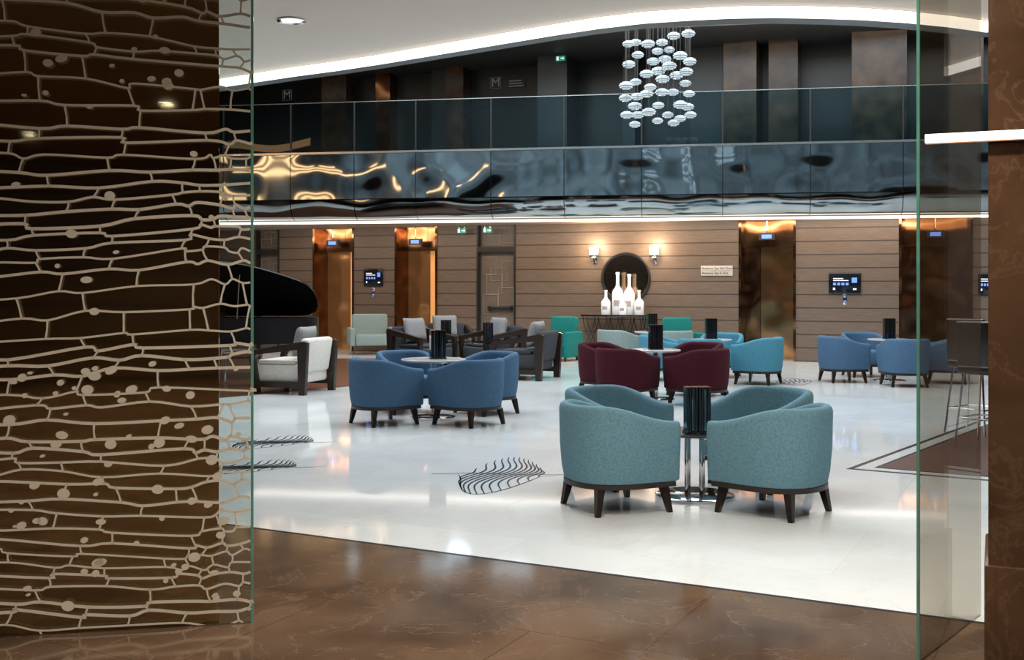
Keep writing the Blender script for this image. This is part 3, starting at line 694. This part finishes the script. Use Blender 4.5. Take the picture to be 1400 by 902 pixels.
# ------------------------------------------------------------ wall fittings
def wthing(name, label, cat, px, py, w=0, group=None, z=None):
    return thing(name, label, cat, wloc(px, py, w, z), TW, group)
for px, side in ((814,'left'),(896,'right')):
    t = wthing('wall_sconce', 'glowing chrome wall sconce on the %s of the round mirror' % side, 'wall lamp', px, 352, 0, 'wall sconces beside the round mirror')
    bm = B(); rbox(bm, (0,-.012,0), (.07,.022,.30), .005, 2); obj('backplate', bm, M['chrome'], t)
    bm = B(); tube(bm, (0,-.02,-.05), (0,-.13,-.05), .012); tube(bm, (0,-.13,-.05), (0,-.13,.03), .012); tube(bm, (-.07,-.13,.0), (.07,-.13,.0), .01); obj('arm', bm, M['chrome'], t)
    for s in (-1,1):
        bm = B(); cyl(bm, s*.06, -.13, .0, .06, .03, .035, 14); c_ = obj('cup', bm, M['chrome'], t)
        bm = B(); lathe(bm, [(0,.06),(.032,.06),(.045,.22),(0,.22)], 16, (s*.06,-.13,0)); obj('glass_shade', bm, M['bulb'], t)
    L = bpy.data.lights.new('sconce_light', 'POINT'); L.energy = 46; L.color = (1,.76,.52); L.shadow_soft_size = .12
    lo = bpy.data.objects.new('sconce_light', L); C.objects.link(lo); lo.location = wloc(px, 338, -.36)
t = wthing('round_mirror', 'large round mirror with thin rim on the plank wall between the two sconces', 'mirror', 856, 380)
bm = B(); lathe(bm, [(0,0),(.50,0),(.50,.02),(0,.02)], 56); bm.transform(Matrix.Rotation(PI/2,4,'X')); obj('mirror_face', bm, M['mosaic'], t)
bm = B(); lathe(bm, [(.49,0),(.54,0),(.55,.03),(.53,.05),(.50,.045),(.49,.02),(.49,0)], 64); bm.transform(Matrix.Rotation(PI/2,4,'X')); obj('rim', bm, M['black_matt'], t)
# console
zc = .93
t = wthing('console_table', 'black console table with crossed curved legs under the round mirror', 'console table', 851, None, -.30, z=0)
bm = B(); rbox(bm, (0,0,zc-.02), (1.58,.40,.04), .008, 2); obj('tabletop', bm, M['black'], t)
for s0 in (-.62,-.36,-.10,.16,.42,.62):
    for yy in (-.15,.15):
        bm = B()
        for sg in (-1,1):
            pts = [(s0+sg*(.13*math.cos(PI*q/8)), yy, (zc-.04)*q/8) for q in range(9)]
            for a_, b_ in zip(pts, pts[1:]): tube(bm, a_, b_, .009, seg=6)
        obj('leg', bm, M['black_matt'], t)
bm = B(); box(bm, -.78,.78,-.17,.17,0,.02); obj('bottom_plate', bm, M['black_matt'], t, smooth=False)
# bottles
def bottle(px, hgt, w, label, rr):
    q = wthing('bottle', label, 'bottle', px, None, w, 'white decorative bottles on the console', zc)
    bm = B(); lathe(bm, [(0,0),(rr*.95,0),(rr,.01),(rr,hgt*.50),(rr*.85,hgt*.57),(rr*.38,hgt*.66),(rr*.30,hgt*.72),(rr*.28,hgt*.93),(rr*.36,hgt*.94),(rr*.36,hgt),(0,hgt)], 24); obj('body', bm, M['white'], q)
    bm = B(); n_ = 8
    A = [(-rr*.55+rr*1.1*j/n_) for j in range(n_+1)]
    prev = None
    for x in A:
        y = -math.sqrt(max(0,(rr+.003)**2-x*x)); v1 = bm.verts.new((x,y,hgt*.20)); v2 = bm.verts.new((x,y,hgt*.34))
        if prev: bm.faces.new((prev[0],v1,v2,prev[1]))
        prev = (v1,v2)
    obj('paper_label', bm, M['pink'], q)
bottle(834, .52, -.34, 'small white bottle at the left end of the bottle row', .10)
bottle(849, .90, -.28, 'tallest white bottle at the middle of the console', .12)
bottle(864, .86, -.24, 'second tallest white bottle, right of the tallest', .12)
bottle(858, .42, -.42, 'smallest white bottle standing in front of the two tall ones', .08)
bottle(879, .52, -.34, 'small white bottle at the right end of the bottle row', .10)
# direction sign
t = wthing('direction_sign', 'beige two-line direction sign on the plank wall right of the sconces', 'sign', 980, 370)
bm = B(); rbox(bm, (0,-.012,0), (.66,.02,.21), .004, 2); obj('plate', bm, M['sign'], t)
bm = B(); box(bm, -.30,.30,-.0245,-.0225,-.003,.003); obj('divider', bm, M['sign_text'], t, smooth=False)
lettering('Botanica Spa 4th Floor', .07, M['sign_text'], t, (-.31,-.024,.050), 'LEFT'); lettering('Botanica Spa 4. Kat', .07, M['sign_text'], t, (-.31,-.024,-.050), 'LEFT')
# screens
def screen(px, py, w, h, label):
    t = wthing('wall_screen', label, 'screen', px, py, 0, 'black touch screens on the plank wall')
    bm = B(); rbox(bm, (0,-.02,0), (w,.04,h), .018, 3); obj('frame', bm, M['screen'], t)
    for i in range(4):
        bm = B(); box(bm, -w*.36+i*w*.13, -w*.36+i*w*.13+w*.09, -.0425, -.0405, -h*.10, h*.02); obj('icon', bm, M['screen_blue'], t, smooth=False)
    bm = B(); box(bm, w*.22, w*.38, -.0425, -.0405, h*.02, h*.26); obj('icon', bm, M['screen_blue'], t, smooth=False)
    bm = B(); box(bm, -w*.36, -w*.05, -.0425, -.0405, h*.20, h*.24); box(bm, -w*.36, w*.12, -.0425, -.0405, h*.11, h*.14); box(bm, -w*.36, -w*.30, -.0425, -.0405, -h*.32, -h*.22); box(bm, w*.26,w*.36,-.0425,-.0405,-h*.32,-h*.25); obj('white_text_lines', bm, M['screen_white'], t, smooth=False)
screen(511, 379, .50, .42, 'black screen on the wall between the two left lifts')
screen(1155, 387, .62, .42, 'black screen on the wall right of the third lift')
screen(1352, 388, .40, .42, 'black screen partly hidden by the brown pillar')
for px, py in ((511,400),(1155,409)):
    t = wthing('call_button', 'small metal call button plate below the screen %s' % ('between the left lifts' if px < 600 else 'right of the third lift'), 'button plate', px, py)
    bm = B(); rbox(bm, (0,-.008,0), (.07,.014,.22), .004, 2); obj('plate', bm, M['chrome'], t)
    for s in (-.05,.05):
        bm = B(); lathe(bm, [(0,0),(.018,0),(.018,.006),(0,.006)], 12); bm.transform(Matrix.Translation((0,-.0155,s)) @ Matrix.Rotation(PI/2,4,'X')); obj('button', bm, M['screen_blue'], t)
# exit signs under the balcony and upstairs
def exit_sign(loc, rz, label, w=.21):
    t = thing('exit_sign', label, 'sign', loc, rz, 'green exit signs')
    bm = B(); rbox(bm, (0,0,0), (w,.03,w*.5), .004, 1); obj('panel', bm, M['green'], t)
    bm = B(); box(bm, w*.02,w*.30,-.019,-.0165,-.010,.010); prism(bm, [(w*.28,-.032),(w*.44,0),(w*.28,.032)], 'xz', -.019, -.0165)
    box(bm, -w*.40,-w*.18,-.019,-.0165,-.04,.04); obj('pictogram', bm, M['screen_white'], t, smooth=False)
    bm = B(); tube(bm, (-w*.3,0,w*.25), (-w*.3,0,.125), .005); tube(bm, (w*.3,0,w*.25), (w*.3,0,.125), .005); obj('hanger', bm, M['chrome'], t)
def hang(px, zt): 
    u, Y = uw(px); return MW @ Vector((u, -.25, zt))
exit_sign(hang(672, 2.9-.125), TW, 'green exit sign hanging above the patterned service door')
exit_sign(hang(637, 2.9-.125), TW, 'green exit sign hanging left of the patterned service door')
exit_sign(hang(771, 6.6-.125), TW, 'green exit sign hanging from the upper level ceiling')
# mezzanine M signs
for px, py, lab in ((660,114,'square letter M sign upstairs in the middle'), (376,130,'square letter M sign upstairs at the left')):
    u, Y0 = uw(px); Yb = Y0+.9; z = H-(py-HY)*Yb/F; 
    t = thing('level_sign', lab, 'sign', MW @ Vector((u*Yb/Y0, .9, z)), TW, 'upstairs level signs')
    bm = B(); rbox(bm, (0,-.01,0), (.26,.018,.26), .003, 1); obj('plate', bm, M['mezz'], t)
    bm = B()
    for q in ((-.13,.13,.124,.13),(-.13,.13,-.13,-.124)): box(bm, q[0],q[1],-.023,-.02,q[2],q[3])
    box(bm,-.13,-.124,-.023,-.02,-.124,.124); box(bm,.124,.13,-.023,-.02,-.124,.124); obj('border', bm, M['sign_grey'], t, smooth=False)
    lettering('M', .28, M['sign_grey'], t, (0,-.022,0))
u, Y0 = uw(688); z = H+276*(Y0+.9)/F
t = thing('direction_sign', 'small grey direction sign upstairs beside the middle M sign', 'sign', MW @ Vector((u*(Y0+.9)/Y0,.9,z)), TW)
bm = B(); rbox(bm, (0,-.01,0), (.44,.018,.20), .003, 1); obj('plate', bm, M['mezz_grey'], t)
bm = B()
for i in range(3): box(bm, -.18,.12+.03*i,-.022,-.0195,.05-.06*i-.01,.05-.06*i+.01)
obj('text_lines', bm, M['sign_grey'], t, smooth=False)

# ------------------------------------------------------------ chandelier
pos = [(869,58),(886,60),(905,58),(921,49),(941,46),(860,88),(872,75),(893,84),(909,81),(943,84),(856,117),(871,132),(884,101),(889,119),(900,97),(915,90),(938,98),(869,112),(884,128),(906,108),(925,103),(937,114),(855,134),(868,145),(857,157),(872,157),(868,170),(887,153),(900,144),(905,126),(920,126),(930,143),(913,157),(930,162),(921,168),(944,157),(940,146),(899,165),(915,68),(859,60),(899,70),(942,128),(930,76)]
ch = thing('chandelier', 'cluster chandelier of ribbed white glass globes hanging before the upper level', 'chandelier', (2.13,16,7.99))
bm = B(); lathe(bm, [(0,0),(.62,0),(.62,-.05),(.58,-.07),(0,-.07)], 40); obj('canopy', bm, M['rail'], ch)
bm = B(); gl = None; pts = []
for px, py in pos:
    Y = 16+random.uniform(-.45,.45); p = at(px, py, Y)-ch.location; pts.append(p); tube(bm, p, (p.x,p.y,-.05), .0025, seg=4)
obj('wires', bm, M['wire'], ch)
def sph(f): return (.095*math.cos(f), .052*math.sin(f))
for p in pts:
    s = random.uniform(.82,1.08)
    if gl is None:
        bm = B(); lathe(bm, [(0,-.052)]+[sph(-PI/2+PI*i/16) for i in range(1,16)]+[(0,.052)], 20); gl = obj('glass_globe', bm, M['globe'], ch, ang=60)
        bm = B()
        for i in range(1, 6):
            f = -PI/2+PI*i/6; r_, z_ = sph(f); lathe(bm, [(r_*.98,z_-.0035),(r_+.006,z_-.003),(r_+.006,z_+.003),(r_*.98,z_+.0035)], 20)
        rb = obj('rib', bm, M['globe_rib'], gl)
        o = gl; o2 = rb
    else:
        o = gl.copy(); C.objects.link(o); o.parent = ch
        o2 = rb.copy(); C.objects.link(o2); o2.parent = o
    o.location = p; o.scale = (s,s,s)

# ------------------------------------------------------------ lights
def area(name, loc, sx, sy, P, col, rot=(0,0,0)):
    L = bpy.data.lights.new(name, 'AREA'); L.shape = 'RECTANGLE'; L.size = sx; L.size_y = sy; L.energy = P; L.color = col
    o = bpy.data.objects.new(name, L); C.objects.link(o); o.location = loc; o.rotation_euler = rot
area('atrium_light', (1,15.5,7.9), 16, 10, 2250, (.93,.97,1))
area('soffit_light', tuple(MF @ Vector((.5,1.0,2.86))), 15, .3, 160, (1,.84,.68), (.25,0,TF-.09))
area('added_mezzanine_fill', tuple(MF @ Vector((.5,1.2,6.55))), 15, .5, 22, (1,.84,.66), (.3,0,TF-.09))  # mezzanine lamp is added, unseen, to bring up the brown columns
w = bpy.data.worlds.new('World'); sc.world = w; w.use_nodes = True; w.node_tree.nodes['Background'].inputs[0].default_value = (.5,.48,.45,1); w.node_tree.nodes['Background'].inputs[1].default_value = .1
sc.view_settings.view_transform = 'Standard'

cam = bpy.data.cameras.new('Camera'); co = bpy.data.objects.new('Camera', cam); C.objects.link(co); sc.camera = co
co.location = (0,0,H); co.rotation_euler = (PI/2,0,0); cam.lens = 36*F/1400; cam.sensor_width = 36; cam.shift_y = -(451-HY)/1400; cam.clip_end = 200
